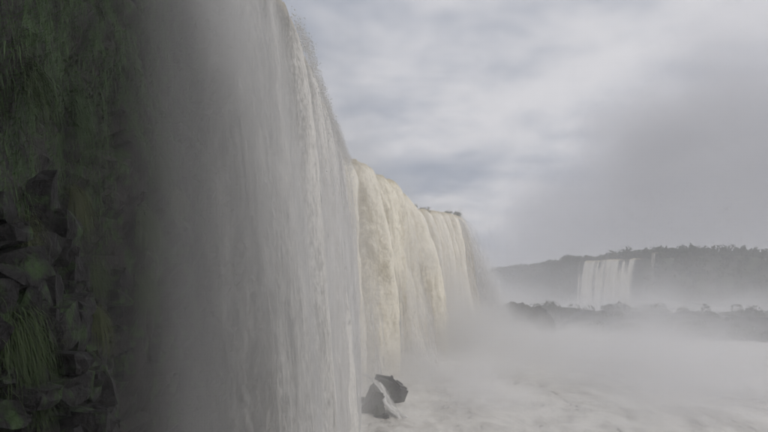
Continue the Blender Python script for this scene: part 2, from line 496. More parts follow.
# tan middle fall -----------------------------------------------------------
LIP2 = [(-8.6, 96, 34.0), (-5.6, 101, 34.1), (-3.2, 107, 34.2), (-2.9, 112, 33.5), (-1.2, 116, 34.2), (0.9, 124, 34.2), (1.3, 130, 33.5), (2.9, 135, 34.2), (4.4, 143, 34.0), (4.3, 149, 33.4), (5.6, 153, 33.8), (6.0, 157, 33.3)]
f2 = empty('waterfall')
tag(f2, 'tan middle fall with thick ropes of water, behind the grey curtain', 'waterfall', 'falls along the near cliff')
def th2(u, v, U):
    return 1.25-0.5*sstep(u, 0.93, 1.0)*(1-v)
fall_sheet('water_sheet', LIP2, 0.2, 130, lambda q: 2.3+0.3*q, M['fall_mid'], f2, seed=4.2, thick=th2, rope=3.0, rope_f=0.085, fine=2.0, lipn=1.6, cols=8.5, colamp=1.7)
fall_sheet('spray_veil', LIP2, 0.35, 70, lambda q: 2.7+0.3*q, M['veil'], f2, seed=5.7, thick=lambda u, v, U: 0.40*sstep(v, 0.15, 0.8), rope=3.0, rope_f=0.085, fine=1.2)

# pale end fall -------------------------------------------------------------
LIP3 = [(6.6, 160.5, 33.6), (8.6, 164, 34.1), (11.5, 167.5, 34.0), (14.5, 171.5, 34.1), (17.6, 175.5, 34.0), (20.2, 179.5, 33.8)]
f3 = empty('waterfall')
tag(f3, 'pale cream fall at the far end of the near cliff', 'waterfall', 'falls along the near cliff')
def th3(u, v, U):
    return 1.25-0.7*sstep(u, 0.9, 1.0)*(1-0.4*v)
fall_sheet('water_sheet', LIP3, 0.17, 120, lambda q: 2.2+0.2*q, M['fall_far'], f3, seed=7.7, thick=th3, rope=1.6, rope_f=0.22, fine=1.4, lipn=1.3, cols=4.6, colamp=0.9)
LIPV = [(17.0, 176.2, 33.7), (18.8, 178.4, 33.7), (20.6, 180.2, 33.5), (22.0, 182.5, 33.0), (22.5, 186, 32.5)]
fall_sheet('spray_veil', LIPV, 0.2, 110, lambda q: 2.6+2.4*np.sin(np.clip(q, 0, 1)*1.6), M['veil'], f3, seed=8.8,
           thick=lambda u, v, U: 0.52-0.25*v-0.42*sstep(u, 0.3, 1.0), rope=0.6, rope_f=0.3, fine=1.0)

# ------------------------------------------------------------------ foliage makers
def leaf_quads(P, size, tilt=1.0, rng=RNG):
    """one small quad per point, random facing"""
    n = len(P)
    a = rng.normal(size=(n, 3)); a /= np.linalg.norm(a, axis=1)[:, None]
    b = rng.normal(size=(n, 3)); b -= (a*b).sum(1)[:, None]*a; b /= np.linalg.norm(b, axis=1)[:, None]
    sz = size*rng.uniform(0.5, 1.3, n)[:, None]
    a, b = a*sz, b*sz*0.6
    V = np.stack([P-a, P-b, P+a, P+b], 1).reshape(-1, 3)
    F = np.arange(4*n).reshape(-1, 4)
    return V, F
def crown_points(c, rx, ry, rz, n, lumps=9, rng=RNG):
    """points on the shells of many small clumps that make up an uneven crown"""
    cs = rng.normal(size=(lumps, 3)); cs /= np.linalg.norm(cs, axis=1)[:, None]
    cs *= rng.uniform(0.25, 0.78, lumps)[:, None]
    cs[:, 2] = np.where(cs[:, 2] < -0.35, -cs[:, 2]*0.5, cs[:, 2])
    rr = rng.uniform(0.20, 0.50, lumps)*(1.0 if lumps < 15 else 0.72)
    k = rng.integers(0, lumps, n)
    q = rng.normal(size=(n, 3)); q /= np.linalg.norm(q, axis=1)[:, None]
    q = cs[k]+q*(rr[k]*rng.uniform(0.7, 1.05, n)**0.5)[:, None]
    return np.asarray(c)+q*np.array([rx, ry, rz])
def add_tint(o, n, per):
    tv = np.repeat(RNG.random(n), per)
    vattr(o, 'tint', np.stack([tv, tv, tv], -1))
def tube(path, radii, sides=6):
    path = np.asarray(path, float); V = []
    for i, p in enumerate(path):
        d = path[min(i+1, len(path)-1)]-path[max(i-1, 0)]; d /= np.linalg.norm(d)
        a = np.cross(d, (0.3, 1, 0.2)); a /= np.linalg.norm(a); b = np.cross(d, a)
        for k in range(sides):
            an = 2*math.pi*k/sides
            V.append(p+radii[i]*(a*math.cos(an)+b*math.sin(an)))
    F = [[i*sides+k, i*sides+(k+1) % sides, (i+1)*sides+(k+1) % sides, (i+1)*sides+k] for i in range(len(path)-1) for k in range(sides)]
    return np.array(V), np.array(F)
def tree(name, base, h, w, label, cat='tree', group=None, n=1500, leaf=0.42, low=0.25, lumps=11, mat='tree'):
    base = Vector(base)
    o = empty(name, base)
    tag(o, label, cat, group)
    VV, FF, off = [], [], 0
    tv = [((0, 0, -0.6), 0.05*h), ((0.02*h, 0.01*h, 0.25*h), 0.038*h), ((-0.01*h, 0.02*h, 0.55*h), 0.022*h), ((0.01*h, 0, 0.85*h), 0.008*h)]
    limbs = [([p for p, _ in tv], [r for _, r in tv])]
    for k in range(5):
        a = random.uniform(0, 6.28); z0 = random.uniform(0.25, 0.55)*h
        e = (math.cos(a)*w*0.36, math.sin(a)*w*0.36, z0+random.uniform(0.12, 0.3)*h)
        limbs.append(([(0, 0, z0), (e[0]*0.5, e[1]*0.5, (z0+e[2])/2+0.03*h), e], [0.02*h, 0.014*h, 0.005*h]))
    for pth, rad in limbs:
        v, f = tube(pth, rad); VV.append(v); FF.append(f+off); off += len(v)
    obj_np('trunk', np.vstack(VV), np.vstack(FF), M['bark'], o)
    P = crown_points((0, 0, h*(low+(1-low)/2)), w/2, w/2, h*(1-low)/2, n, lumps) if low > 0 else crown_points((0, 0, h*0.3), w/2, w/2, h*0.68, n, lumps)
    P[:, 2] = np.maximum(P[:, 2], -0.2)
    V, F = leaf_quads(P, leaf)
    c = obj_np('crown', V, F, M[mat], o, smooth=False)
    add_tint(c, n, 4)
    return o
def grass_clump(name, pos, nrm, n, length, spread, label, mat='grass', hang=0.6, group=None, width=0.009, cat='grass'):
    """a tuft of arching blades rooted on rock"""
    o = empty(name, pos)
    tag(o, label, cat, group)
    nrm = np.array(nrm); side = np.array((-nrm[1], nrm[0], 0))
    VV, FF = [], []
    n = int(n*1.9)
    for k in range(n):
        r = side*random.gauss(0, spread*0.5)+np.array((0, 0, random.gauss(0, spread*0.45)))+nrm*random.uniform(-0.1, 0.05)
        L = length*random.uniform(0.45, 1.1)
        d0 = nrm*random.uniform(0.25, 1.0)+side*random.gauss(0, 0.65)+np.array((0, 0, random.uniform(-0.2, 0.8)*(1-hang)+0.05))
        d0 /= np.linalg.norm(d0)
        wv = np.cross(d0, (0, 0, 1)); wv /= (np.linalg.norm(wv)+1e-6); wv *= width*random.uniform(0.6, 1.4)
        pts = []
        for q in range(5):
            s = q/4
            p = r+d0*L*s*(1-0.5*hang*s)+np.array((0, 0, -1))*L*hang*s*s*0.95
            pts.append(p)
        b = len(VV)
        for q, p in enumerate(pts):
            ww = wv*(1-q/4.6)
            VV += [p-ww, p+ww]
        for q in range(4):
            FF.append([b+2*q, b+2*q+1, b+2*q+3, b+2*q+2])
    c = obj_np('blades', np.array(VV), np.array(FF), M[mat], o, smooth=True)
    add_tint(c, n, 10)
    return o
def boulder(name, size, mat, parent=None, seed=0, cuts=7, rough=0.10, sub=3, squash=(1, 1, 1)):
    """angular rock: a subdivided ball cut by random planes"""
    bm = bmesh.new()
    bmesh.ops.create_icosphere(bm, subdivisions=sub, radius=1.0)
    rnd = random.Random(seed)
    planes = []
    for k in range(cuts):
        v = Vector((rnd.gauss(0, 1), rnd.gauss(0, 1), rnd.gauss(0, 1))).normalized()
        planes.append((v, rnd.uniform(0.42, 0.7) if cuts == 12 else rnd.uniform(0.52, 0.85)))
    for v in bm.verts:
        for nn, dd in planes:
            e = v.co.dot(nn)-dd
            if e > 0: v.co -= nn*e
    co = np.array([v.co for v in bm.verts])
    dn = fbm(co[:, 0]*2.2+seed, co[:, 1]*2.2, co[:, 2]*2.2, 4)-0.5-0.55*np.abs(2*fbm(co[:, 0]*3.1, co[:, 1]*3.1+seed, co[:, 2]*3.1, 4, 0.6)-1)+0.15
    for v, q in zip(bm.verts, dn):
        v.co *= 1+rough*2*q
        v.co = Vector((v.co.x*size[0], v.co.y*size[1], v.co.z*size[2]))
    me = bpy.data.meshes.new(name); bm.to_mesh(me); bm.free()
    me.materials.append(M[mat])
    o = bpy.data.objects.new(name, me)
    return link(o, parent)

# ------------------------------------------------------------------ far side of the gorge
FAR = [(-20, 880), (60, 845), (122, 760), (142, 600), (137, 500), (145.0, 477), (163.5, 420), (170, 408), (190, 414), (255, 420), (330, 405), (460, 360)]
def far_side():
    p, s = poly_at(FAR, 4.0)
    n = normals2d(p)
    top = np.interp(p[:, 1], [0, 1200], [20, 20])+14
    top = top+(fbm(s*0.02, 0.0, 5.0, 3)-0.5)*5
    zs = np.linspace(0, 1, 12)
    V = []
    for i in range(len(p)):
        for q in zs:
            zz = -2.5+(top[i]+2.5)*q
            clear = 0.12 if (140 < p[i, 0] < 172 and 400 < p[i, 1] < 485) else 1.0
            off = clear*((1-q)*(9.0+10*fbm(s[i]*0.03, q*2, 2.0, 3))+(fbm(s[i]*0.08, q*4, 8.0, 4)-0.5)*7)-(1-clear)*1.5
            V.append((p[i, 0]+n[i, 0]*off, p[i, 1]+n[i, 1]*off, zz))
        V.append((p[i, 0]-n[i, 0]*25, p[i, 1]-n[i, 1]*25, top[i]-0.5))
        V.append((p[i, 0]-n[i, 0]*110, min(p[i, 1]-n[i, 1]*110, 895), top[i]-4))
    V = np.array(V); nv = len(zs)+2
    o = obj_np('far_cliff', V, grid_faces(len(p), nv), M['far_rock'])
    tag(o, 'hazy far cliff across the gorge', None, None, 'structure')
    # wood that clothes slope and rim: one mass
    G3 = V.reshape(len(p), nv, 3)
    VV, TT = [], []
    def put(c, r, h, m):
        P = crown_points(c, r, r, h, m, 7)
        VV.append(P)
    for i in range(0, len(p)):
        x = p[i, 0]
        for rep in range(11):
            q = random.uniform(0.10, 1.02)
            if 144 < x < 166 and 415 < p[i, 1] < 480 and q < 1.0: continue
            j = min(int(q*(len(zs)-1)), len(zs)-1)
            c = G3[i, j]+RNG.normal(size=3)*1.5
            put(c+np.array((0, 0, 1.0)), random.uniform(2.5, 5), random.uniform(2.5, 4.5), 60)
        for rep in range(7):
            bk = random.uniform(2, 40)
            if 140 < x < 168 and 412 < p[i, 1] < 482: bk = random.uniform(16, 50)
            g = np.array((p[i, 0]-n[i, 0]*bk, p[i, 1]-n[i, 1]*bk, top[i]))
            h = random.uniform(2.2, 5.0)*(0.8 if p[i, 1] > 480 else 1.0)
            put(g+np.array((0, 0, h*0.9)), random.uniform(2.5, 5.0), h, 90)
    P = np.vstack(VV)
    Q, F = leaf_quads(P, 0.8)
    w_ = obj_np('forest', Q, F, M['forest'], smooth=False)
    add_tint(w_, len(P), 4)
    tag(w_, 'hazy forest covering the far cliff and its rim', None, None, 'stuff')
far_side()
# distant falls
LIPF = [(140.0, 478, 33.0), (145.5, 462, 32.9), (151, 447, 33.0), (156.5, 432, 32.6), (161.0, 420, 32.6)]
ff = empty('waterfall')
tag(ff, 'wide pale waterfall far across the misty gorge', 'waterfall')
def thf(u, v, U):
    return (1.15-0.45*sstep(fbm(U*0.33, v*0.5, 47.0, 4, 0.6), 0.48, 0.7))*(0.25+0.75*sstep(u, 0, 0.08)*sstep(1-u, 0, 0.12))-0.35*v-0.9*sstep(fbm(U*0.45, 2.0, 77.0, 3), 0.5, 0.68)*np.clip(1-v*2.5, 0, 1)
fall_sheet('water_sheet', LIPF, 0.5, 40, 1.9, M['fall_far'], ff, seed=12.0, thick=thf, rope=0.9, rope_f=0.22, fine=0.6, lift=1.0, lipn=2.2)
LIPT = [(163.0, 404, 35.5), (164.6, 402.5, 35.5)]
ft = empty('waterfall')
tag(ft, 'thin white thread of water right of the wide distant waterfall', 'waterfall')
fall_sheet('water_sheet', LIPT, 0.3, 40, 2.4, M['fall_far'], ft, drop=30, seed=14.0, thick=lambda u, v, U: 0.5-0.3*v, rope=0.3, fine=0.3, lift=1.0)
# trees that stand out on the far skyline
for px, py, Y, h, ww, lab in [
    (645, 246, 425, 14, 13, 'tall hazy tree on the far rim, above the thin distant waterfall'),
    (629, 252, 445, 11, 10, 'rounded tree on the far rim, above the right end of the wide distant waterfall'),
    (592, 255, 500, 11, 10, 'small dark tree on the far rim, above the left end of the wide distant waterfall'),
    (569, 252, 540, 13, 15, 'broad tree on the far skyline left of the wide distant waterfall'),
    (702, 244, 440, 13, 13, 'domed tree on the right part of the far skyline'),
    (738, 243, 435, 12, 12, 'low domed tree on the far skyline near the right edge')]:
    b = at(px, py+2, Y)
    tree('skyline_tree', (b.x, Y, b.z-h), h, ww, lab, 'tree', 'trees on the far skyline', n=1100, leaf=0.55, low=0.2, lumps=15, mat='forest')

# ------------------------------------------------------------------ islets in the river and their trees
def islet(name, cx, cy, rx, ry, h, label, seed):
    xs = np.linspace(-1.25, 1.25, 72)
    X, Y = np.meshgrid(xs, xs, indexing='ij')
    rr = np.sqrt(X**2+Y**2)+(fbm(X*1.7+seed, Y*1.7, seed, 3)-0.5)*0.5
    cr = np.abs(2*fbm(X*3.1+seed, Y*3.1, seed, 5, 0.6)-1)
    Z = h*np.clip(1-rr**(7 if h > 8.1 else 2.4), -0.6, 1)*(0.55+0.75*fbm(X*2.2, Y*2.2+seed, 3.0, 5, 0.6))-cr*h*0.35
    V = np.stack([cx+X*rx, cy+Y*ry, Z-0.3], -1).reshape(-1, 3)
    o = obj_np(name, V, grid_faces(72, 72), M['river_rock'], origin=(cx, cy, 0))
    return tag(o, label, 'islet', 'rocky islets in the river')
i1 = at(514, 332, 222)
islet('islet', i1.x+0.8, 212, 11.5, 7, 9.6, 'low dark rock islet just right of the end of the falls', 3)
bush = [  # px, top py, Y, width px, label
    (546, 299, 268, 48, 'broad hazy bush behind the low dark rock islet'),
    (609, 304, 285, 22, 'left of two small round treetops in front of the distant waterfall'),
    (625, 300, 288, 19, 'right, taller of two small treetops in front of the distant waterfall'),
    (579, 306, 262, 40, 'low hazy bush between the broad bush and the two small treetops'),
    (655, 302, 262, 50, 'wide hazy tree right of the two small treetops'),
    (683, 308, 245, 32, 'dim low bush right of the wide hazy tree'),
    (707, 306, 222, 22, 'narrow domed tree in the misty middle of the right side'),
    (722, 317, 205, 34, 'darker low bush beside the narrow domed tree'),
    (746, 306, 240, 40, 'broad dim tree near the right edge, behind the river'),
    (766, 332, 178, 24, 'small dark bush cut by the right edge above the river'),
    (612, 313, 226, 46, 'low dark bush below the two small treetops'),
    (642, 315, 218, 40, 'low bush under the wide hazy tree'),
    (538, 313, 226, 19, 'small dark shrub on the right end of the low rock islet'),
    (594, 322, 206, 34, 'lowest hazy bush nearest the foaming river, right of the rock islet'),
    (668, 319, 205, 44, 'dim spreading bush at the water below the wide hazy tree'),
    (697, 322, 192, 36, 'dim bush at the water left of the narrow domed tree'),
    (742, 326, 186, 40, 'dim spreading bush at the water near the right edge'),
    (724, 311, 250, 40, 'dim bush behind the narrow domed tree'),
    (767, 312, 262, 40, 'dim tree at the right edge, behind the broad dim tree'),
    (627, 324, 200, 40, 'dim bush at the water below the two small treetops'),
]
isl = [(at(556, 330, 268).x, 268, 17, 14, 8.0, 'hazy islet under the broad bush', 5), (at(618, 335, 240).x, 238, 24, 44, 7.6, 'long misty islet below the two small treetops', 8),
       (at(685, 335, 220).x, 218, 20, 34, 7.0, 'misty islet under the narrow domed tree', 11), (at(760, 340, 205).x, 210, 22, 34, 6.2, 'misty islet near the right edge', 14)]
for a in isl: islet('islet', *a)
for k, (px, py, Y, wp, lab) in enumerate(bush):
    b = at(px, py-4, Y); ww = wp/665*Y*1.15
    z0 = 2.6 if k == 12 else 0.2
    h = b.z-z0
    tree('bushy_tree' if h > 5 else 'bush', (b.x, Y, z0), h, ww, lab, 'tree' if h > 5 else 'bush', 'trees and bushes on the misty islets', n=int(1500+ww*190), leaf=0.34, low=0.0, lumps=int(16+ww*1.2))

# ------------------------------------------------------------------ rocks at the foot of the grey curtain
def jagged(name, size, seed, mat):
    """one broken rock: wedged angular lumps grown together"""
    rnd = random.Random(seed)
    bm = bmesh.new()
    for k in range(9):
        r = bmesh.ops.create_cube(bm, size=1.0)
        vs = r['verts']
        sc = Vector((rnd.uniform(.5, 1.0), rnd.uniform(.5, 1.0), rnd.uniform(.4, 1.0)))
        ro = Euler((rnd.uniform(-.5, .5), rnd.uniform(-.5, .5), rnd.uniform(0, 3))).to_matrix()
        ct = Vector((rnd.uniform(-.5, .5), rnd.uniform(-.5, .5), rnd.uniform(-.55, .35)))
        for v in vs:
            j = Vector((rnd.uniform(-.2, .2), rnd.uniform(-.2, .2), rnd.uniform(-.2, .2)))
            q = ro @ Vector(((v.co.x+j.x)*sc.x, (v.co.y+j.y)*sc.y, (v.co.z+j.z)*sc.z))+ct
            v.co = Vector((q.x*size[0], q.y*size[1], q.z*size[2]))
    bmesh.ops.bevel(bm, geom=list(bm.edges), offset=0.09*size[0], segments=2, affect='EDGES')
    me = bpy.data.meshes.new(name); bm.to_mesh(me); bm.free()
    me.materials.append(M[mat])
    return link(bpy.data.objects.new(name, me))
def rock_at(px, py, Y, size, seed, label, rz=0.0, squash=0.0):
    b = at(px, py, Y)
    o = jagged('river_rock', size, seed, 'river_rock')
    o.location = b; o.rotation_euler = (0.15, 0.1, rz)
    return tag(o, label, 'rock', 'rocks at the foot of the grey curtain')
rock_at(386, 392, 83, (2.7, 2.2, 3.0), 21, 'upper dark rock at the foot of the grey curtain, water spilling past its left', 0.4)
rock_at(369, 408, 79, (2.6, 2.0, 3.9), 27, 'lower left dark rock wedged against the grey curtain', 1.2)
rock_at(383, 424, 76, (2.6, 1.8, 1.9), 33, 'small dark rock below the spilling stream', 2.0)
def cascade():
    path = [at(360, 376, 84.5), at(368, 380, 82.2), at(375, 388, 80.2), at(381, 399, 78.6), at(387, 409, 77.0), at(397, 419, 75.2), at(409, 436, 73.0)]
    p, s = poly_at([tuple(q) for q in path], 0.1)
    V, A = [], []
    nw = 20
    for i, q in enumerate(p):
        a = i/(len(p)-1)
        wid = (0.7+1.1*a)*(0.8+0.5*vnoise(a*6, 2.0, 1.0))
        for k in range(nw):
            e = k/(nw-1)-0.5
            rg = (fbm(e*4+7, a*9, 3.0)-0.5)*0.6
            V.append((q[0]+0.6+e*wid*1.3+rg*0.5, q[1]-e*0.4-0.35-rg*0.7, q[2]+0.25-0.9*e*e*wid+rg*1.1))
            A.append((e*wid*2, s[i]*1.5+4, 1.0-3.2*max(0, abs(e)-0.18)))
    o = obj_np('cascade', V, grid_faces(len(p), nw), M['cascade'])
    vattr(o, 'fall', A)
    tag(o, 'small white stream spilling between the dark rocks', 'cascade')
cascade()

# ------------------------------------------------------------------ growth on the lip
for px, py, Y, h, ww, lab in [
    (414, 208, 163, 2.0, 3.4, 'dark tuft on the lip between the tan and cream falls'),
    (424, 210, 166, 2.0, 4.0, 'dark bush on the lip above the left of the cream fall'),
    (401, 199, 146, 1.5, 2.4, 'tiny dark tuft on the lip of the tan fall'),
    (447, 213, 176, 1.7, 3.4, 'low dark shrub on the lip above the middle of the cream fall'),
    (457, 215, 180, 2.2, 3.6, 'dark shrub on the right end of the cream fall lip')]:
    b = at(px, py, Y)
    tree('lip_shrub', (b.x, Y, b.z-h*0.35), h, ww, lab, 'shrub', 'shrubs on the lip of the falls', n=520, leaf=0.17, low=0.0, lumps=9)

# ------------------------------------------------------------------ blocks, moss and grass on the near cliff
def block_mesh(seed):
    """broken basalt block: an irregular bevelled cuboid"""
    rnd = random.Random(seed)
    bm = bmesh.new()
    bmesh.ops.create_cube(bm, size=1.0)
    for v in bm.verts:
        v.co += Vector((rnd.uniform(-.22, .22), rnd.uniform(-.22, .22), rnd.uniform(-.22, .22)))
    bmesh.ops.subdivide_edges(bm, edges=list(bm.edges), cuts=2, use_grid_fill=True)
    for v in bm.verts:
        v.co += Vector((rnd.gauss(0, .035), rnd.gauss(0, .035), rnd.gauss(0, .035)))
        v.co *= 1-0.10*max(0, v.co.length-0.62)/0.24
    me = bpy.data.meshes.new('basalt_block'); bm.to_mesh(me); bm.free()
    me.materials.append(M['basalt_block'])
    return me
protos = [block_mesh(70+k) for k in range(9)]
def put_block(p, nn, sx, sy, sz, k, lean=0.12):
    o = bpy.data.objects.new('basalt_block', protos[k % 9])
    o.location = p
    o.rotation_euler = (random.uniform(-lean, lean), random.uniform(-lean, lean), math.atan2(nn.y, nn.x)+math.pi/2+random.uniform(-.25, .25))
    o.scale = (sx, sy, sz)
    link(o, CLIFF)
k = 0
zc = 7.2
while zc < 16.6:
    hh = random.uniform(0.38, 0.85)
    Yc = 10.5+random.uniform(0, 0.8)
    while Yc < 30.5:
        ww = random.uniform(0.4, 1.35)
        top = 15.6-0.14*max(0, Yc-17)+1.0*math.sin(Yc*1.7)
        if zc < top and random.random() > 0.10:
            p = wall_point(Yc+ww/2, zc+hh/2, 0)
            if p is not None:
                nn = wall_normal(Yc+ww/2)
                put_block(p+nn*random.uniform(-0.35, 0.35)+Vector((0, 0, random.uniform(-.2, .2))), nn, ww*random.uniform(0.9, 1.2), random.uniform(0.7, 1.3), hh*random.uniform(0.8, 1.5), k, 0.3); k += 1
        Yc += ww
    zc += hh*0.98
for px, py, sx, sz in [(24, 205, 0.5, 1.5), (150, 345, 0.8, 1.5), (182, 372, 0.5, 1.9), (118, 365, 0.8, 1.3)]:
    p = wall_at_pixel(px, py); nn = wall_normal(p.y)
    put_block(p+nn*0.3, nn, sx, 0.6, sz, k, 0.06); k += 1
def moss():
    sub = CV[:260]
    nu, nv = sub.shape[:2]
    N = 150000
    i = RNG.integers(70, nu-1, N); j = RNG.integers(2, nv-1, N)
    fi, fj = RNG.random(N)[:, None], RNG.random(N)[:, None]
    P = sub[i, j]*(1-fi)*(1-fj)+sub[np.minimum(i+1, nu-1), j]*fi*(1-fj)+sub[i, np.minimum(j+1, nv-1)]*(1-fi)*fj+sub[np.minimum(i+1, nu-1), np.minimum(j+1, nv-1)]*fi*fj
    dens = fbm(P[:, 1]*0.35+P[:, 2]*0.12, P[:, 2]*0.16, 3.0, 4)
    hi = np.clip((P[:, 2]-12)/8, 0, 1)
    keep = dens > (0.58-0.24*hi)
    P = P[keep]; n = len(P)
    L = RNG.uniform(0.25, 1.0, n)[:, None]*(0.6+0.6*hi[keep][:, None])
    outv = np.stack([np.ones(n), -0.35+RNG.normal(size=n)*0.4, RNG.uniform(-0.2, 0.6, n)], -1)*0.30
    side = np.stack([RNG.normal(size=n)*0.4, np.ones(n), np.zeros(n)], -1)*RNG.uniform(0.004, 0.014, n)[:, None]
    A = P+outv*L*0.9; B = A+np.stack([RNG.uniform(0, .25, n), RNG.normal(size=n)*0.28+0.12, -np.ones(n)], -1)*L*0.7
    V = np.stack([P-side, P+side, A+side, A-side, B], 1)
    F4 = np.arange(n)[:, None]*5
    tri = np.vstack([F4+np.array([[0, 1, 2]]), F4+np.array([[0, 2, 3]]), F4+np.array([[3, 2, 4]])])
    o = obj_np('hanging_moss', V.reshape(-1, 3), tri, M['moss'], smooth=False)
    add_tint(o, n, 5)
    tag(o, 'dark green moss and fern covering the upper cliff', None, None, 'stuff')
moss()
for px, py, n, L, spr, mat, hang, lab in [
    (-8, 335, 620, 1.15, 0.75, 'grass', 0.8, 'bright green grass tuft at the lower left edge'),
    (2, 238, 260, 0.55, 0.5, 'dry_grass', 0.6, 'yellow green grass tuft on the ledge at the left edge'),
    (62, 190, 360, 1.7, 0.45, 'dry_grass', 0.95, 'long yellow green streak of grass hanging right of the pale slab'),
    (86, 275, 420, 1.2, 0.7, 'grass', 0.85, 'green grass mound above the broken blocks'),
    (130, 215, 380, 2.4, 0.5, 'grass', 0.95, 'long pale green beard of grass hanging at the middle of the cliff'),
    (135, 285, 420, 1.7, 0.9, 'grass', 0.9, 'wide green grass hanging over the dark hollow'),
    (80, 310, 240, 1.3, 0.25, 'dry_grass', 0.95, 'narrow yellow green strand below the green grass mound'),
    (63, 362, 90, 0.6, 0.14, 'dry_grass', 0.9, 'tiny yellow green tuft low among the dark blocks'),
    (36, 325, 70, 0.4, 0.2, 'dry_grass', 0.6, 'small yellow tuft in the crevice near the bright green tuft'),
    (150, 165, 460, 1.5, 0.9, 'grass', 0.85, 'dark green fern clump beside the edge of the grey curtain'),
    (168, 190, 240, 1.9, 0.35, 'dry_grass', 0.95, 'thin pale strand hanging beside the fern clump'),
    (14, 85, 300, 1.0, 0.7, 'grass', 0.7, 'green tuft high on the left edge of the cliff'),
    (60, 110, 420, 1.6, 0.9, 'moss', 0.8, 'dull mossy drape high on the cliff, upper left'),
    (15, 400, 160, 0.6, 0.4, 'grass', 0.7, 'short green tuft in the bottom left corner')]:
    p = wall_at_pixel(px, py); nn = wall_normal(p.y)
    grass_clump('hanging_grass', p+nn*0.4, nn, n, L, spr, lab, mat, hang, 'grass tufts on the dark cliff')

# ------------------------------------------------------------------ air: even haze, then the spray the falls throw up
def box(name, a, b, mat, label):
    a, b = np.array(a, float), np.array(b, float)
    c = np.array([[0,0,0],[1,0,0],[1,1,0],[0,1,0],[0,0,1],[1,0,1],[1,1,1],[0,1,1]], float)
    F = [[0,3,2,1],[4,5,6,7],[0,1,5,4],[1,2,6,5],[2,3,7,6],[3,0,4,7]]
    o = obj_np(name, a+c*(b-a), F, mat, smooth=False)
    return tag(o, label, None, None, 'stuff')
HAZE = 0.0012
m, t = new_mat('haze_air')
v = t.n('ShaderNodeVolumePrincipled')
v.inputs['Color'].default_value = (0.97, 0.97, 0.985, 1)
v.inputs['Density'].default_value = HAZE
v.inputs['Anisotropy'].default_value = 0.2
t.out(None, v.outputs[0])
box('haze', (-800, -320, -3.6), (1000, 915, 62), m, 'thin even haze over the whole gorge')

def vol_mat(name, fn, color, step, aniso=0.1):
    m, t = new_mat(name)
    x, y, z = t.sep(t.pos())
    dn = fn(t, x, y, z)
    v = t.n('ShaderNodeVolumePrincipled')
    v.inputs['Color'].default_value = (*color, 1)
    v.inputs['Anisotropy'].default_value = aniso
    t.put(v.inputs['Density'], dn)
    t.out(None, v.outputs[0])
    m.cycles.volume_step_rate = step
    return m
def d_spray(t, x, y, z):
    """spray boiling up along the foot of the falls, thinning upwards and outwards"""
    xc = t.rng(y, 98, 188, -3.0, 28.0, False)
    dx = t.m('SUBTRACT', x, xc)
    nz = t.noise(t.comb(x, y, z), 0.08, 2, 0.55)
    nn = t.rng(nz, 0.36, 0.62, 0.07, 1.15)
    side = t.m('MULTIPLY', t.rng(dx, 6.0, 46.0, 1.0, 0.0), t.rng(dx, -9.0, -3.0, 0.0, 1.0))
    hs = t.m('MULTIPLY', t.rng(dx, -1.0, 11.0, 7.0, 1.9), t.rng(nz, 0.32, 0.66, 0.6, 1.3))
    hgt = t.m('EXPONENT', t.m('DIVIDE', t.m('MULTIPLY', z, -1.0), hs))
    far = t.m('MULTIPLY', t.rng(y, 84, 112, 0.03, 1.0), t.rng(y, 192, 212, 1.0, 0.0))
    a = t.m('MULTIPLY', t.m('MULTIPLY', side, hgt), t.m('MULTIPLY', far, 0.42))
    # thin mist that clings to the falling curtain
    cur = t.m('MULTIPLY', t.rng(t.m('ABSOLUTE', t.m('ADD', dx, 1.0)), 0.0, 5.5, 1.0, 0.0), t.m('MULTIPLY', t.rng(z, 8, 36, 0.022, 0.003, False), t.m('MULTIPLY', t.rng(y, 27, 44, 0.0, 1.0), t.rng(y, 90, 105, 1.0, 0.2))))
    # the wind-blown end of the cream fall
    ex = t.m('SUBTRACT', x, t.m('ADD', 21.0, t.m('MULTIPLY', t.m('SUBTRACT', 34.0, z), 0.36)))
    ew = t.m('ADD', 0.8, t.m('MULTIPLY', t.m('SUBTRACT', 34.0, z), 0.10))
    er = t.m('DIVIDE', ex, ew)
    ey = t.m('MULTIPLY', t.rng(y, 174, 179), t.rng(y, 183, 190, 1.0, 0.0))
    end = t.m('MULTIPLY', t.m('EXPONENT', t.m('MULTIPLY', t.m('MULTIPLY', er, er), -1.0)), t.m('MULTIPLY', ey, t.m('MULTIPLY', t.rng(z, 20, 34.5, 0.34, 0.10), t.rng(z, 3, 13))))
    return t.m('ADD', t.m('MULTIPLY', t.m('ADD', a, cur), nn), end)
def spray_body():
    """closed hull that follows the foot of the falls: tall along the curtain, low over the water"""
    prof = [(-9, -0.6), (-9, 36), (4, 36), (14, 19), (46, 14), (46, -0.6)]
    ys = [12, 55, 98, 143, 188, 227]
    V = [(float(np.interp(y, [98, 188], [-3, 28]))+a, y, b) for y in ys for a, b in prof]
    k = len(prof)
    F = [[i*k+j, (i+1)*k+j, (i+1)*k+(j+1) % k, i*k+(j+1) % k] for i in range(len(ys)-1) for j in range(k)]
    me = bpy.data.meshes.new('falls_spray')
    me.from_pydata(V, [], F+[list(range(k)), list(range((len(ys)-1)*k, len(ys)*k))[::-1]])
    bm = bmesh.new(); bm.from_mesh(me); bmesh.ops.recalc_face_normals(bm, faces=bm.faces); bm.to_mesh(me); bm.free()
    me.materials.append(vol_mat('falls_spray', d_spray, (0.985, 0.98, 0.97), 0.42))
    tag(link(bpy.data.objects.new('falls_spray', me)), 'white spray boiling up along the foot of the falls', None, None, 'stuff')
spray_body()
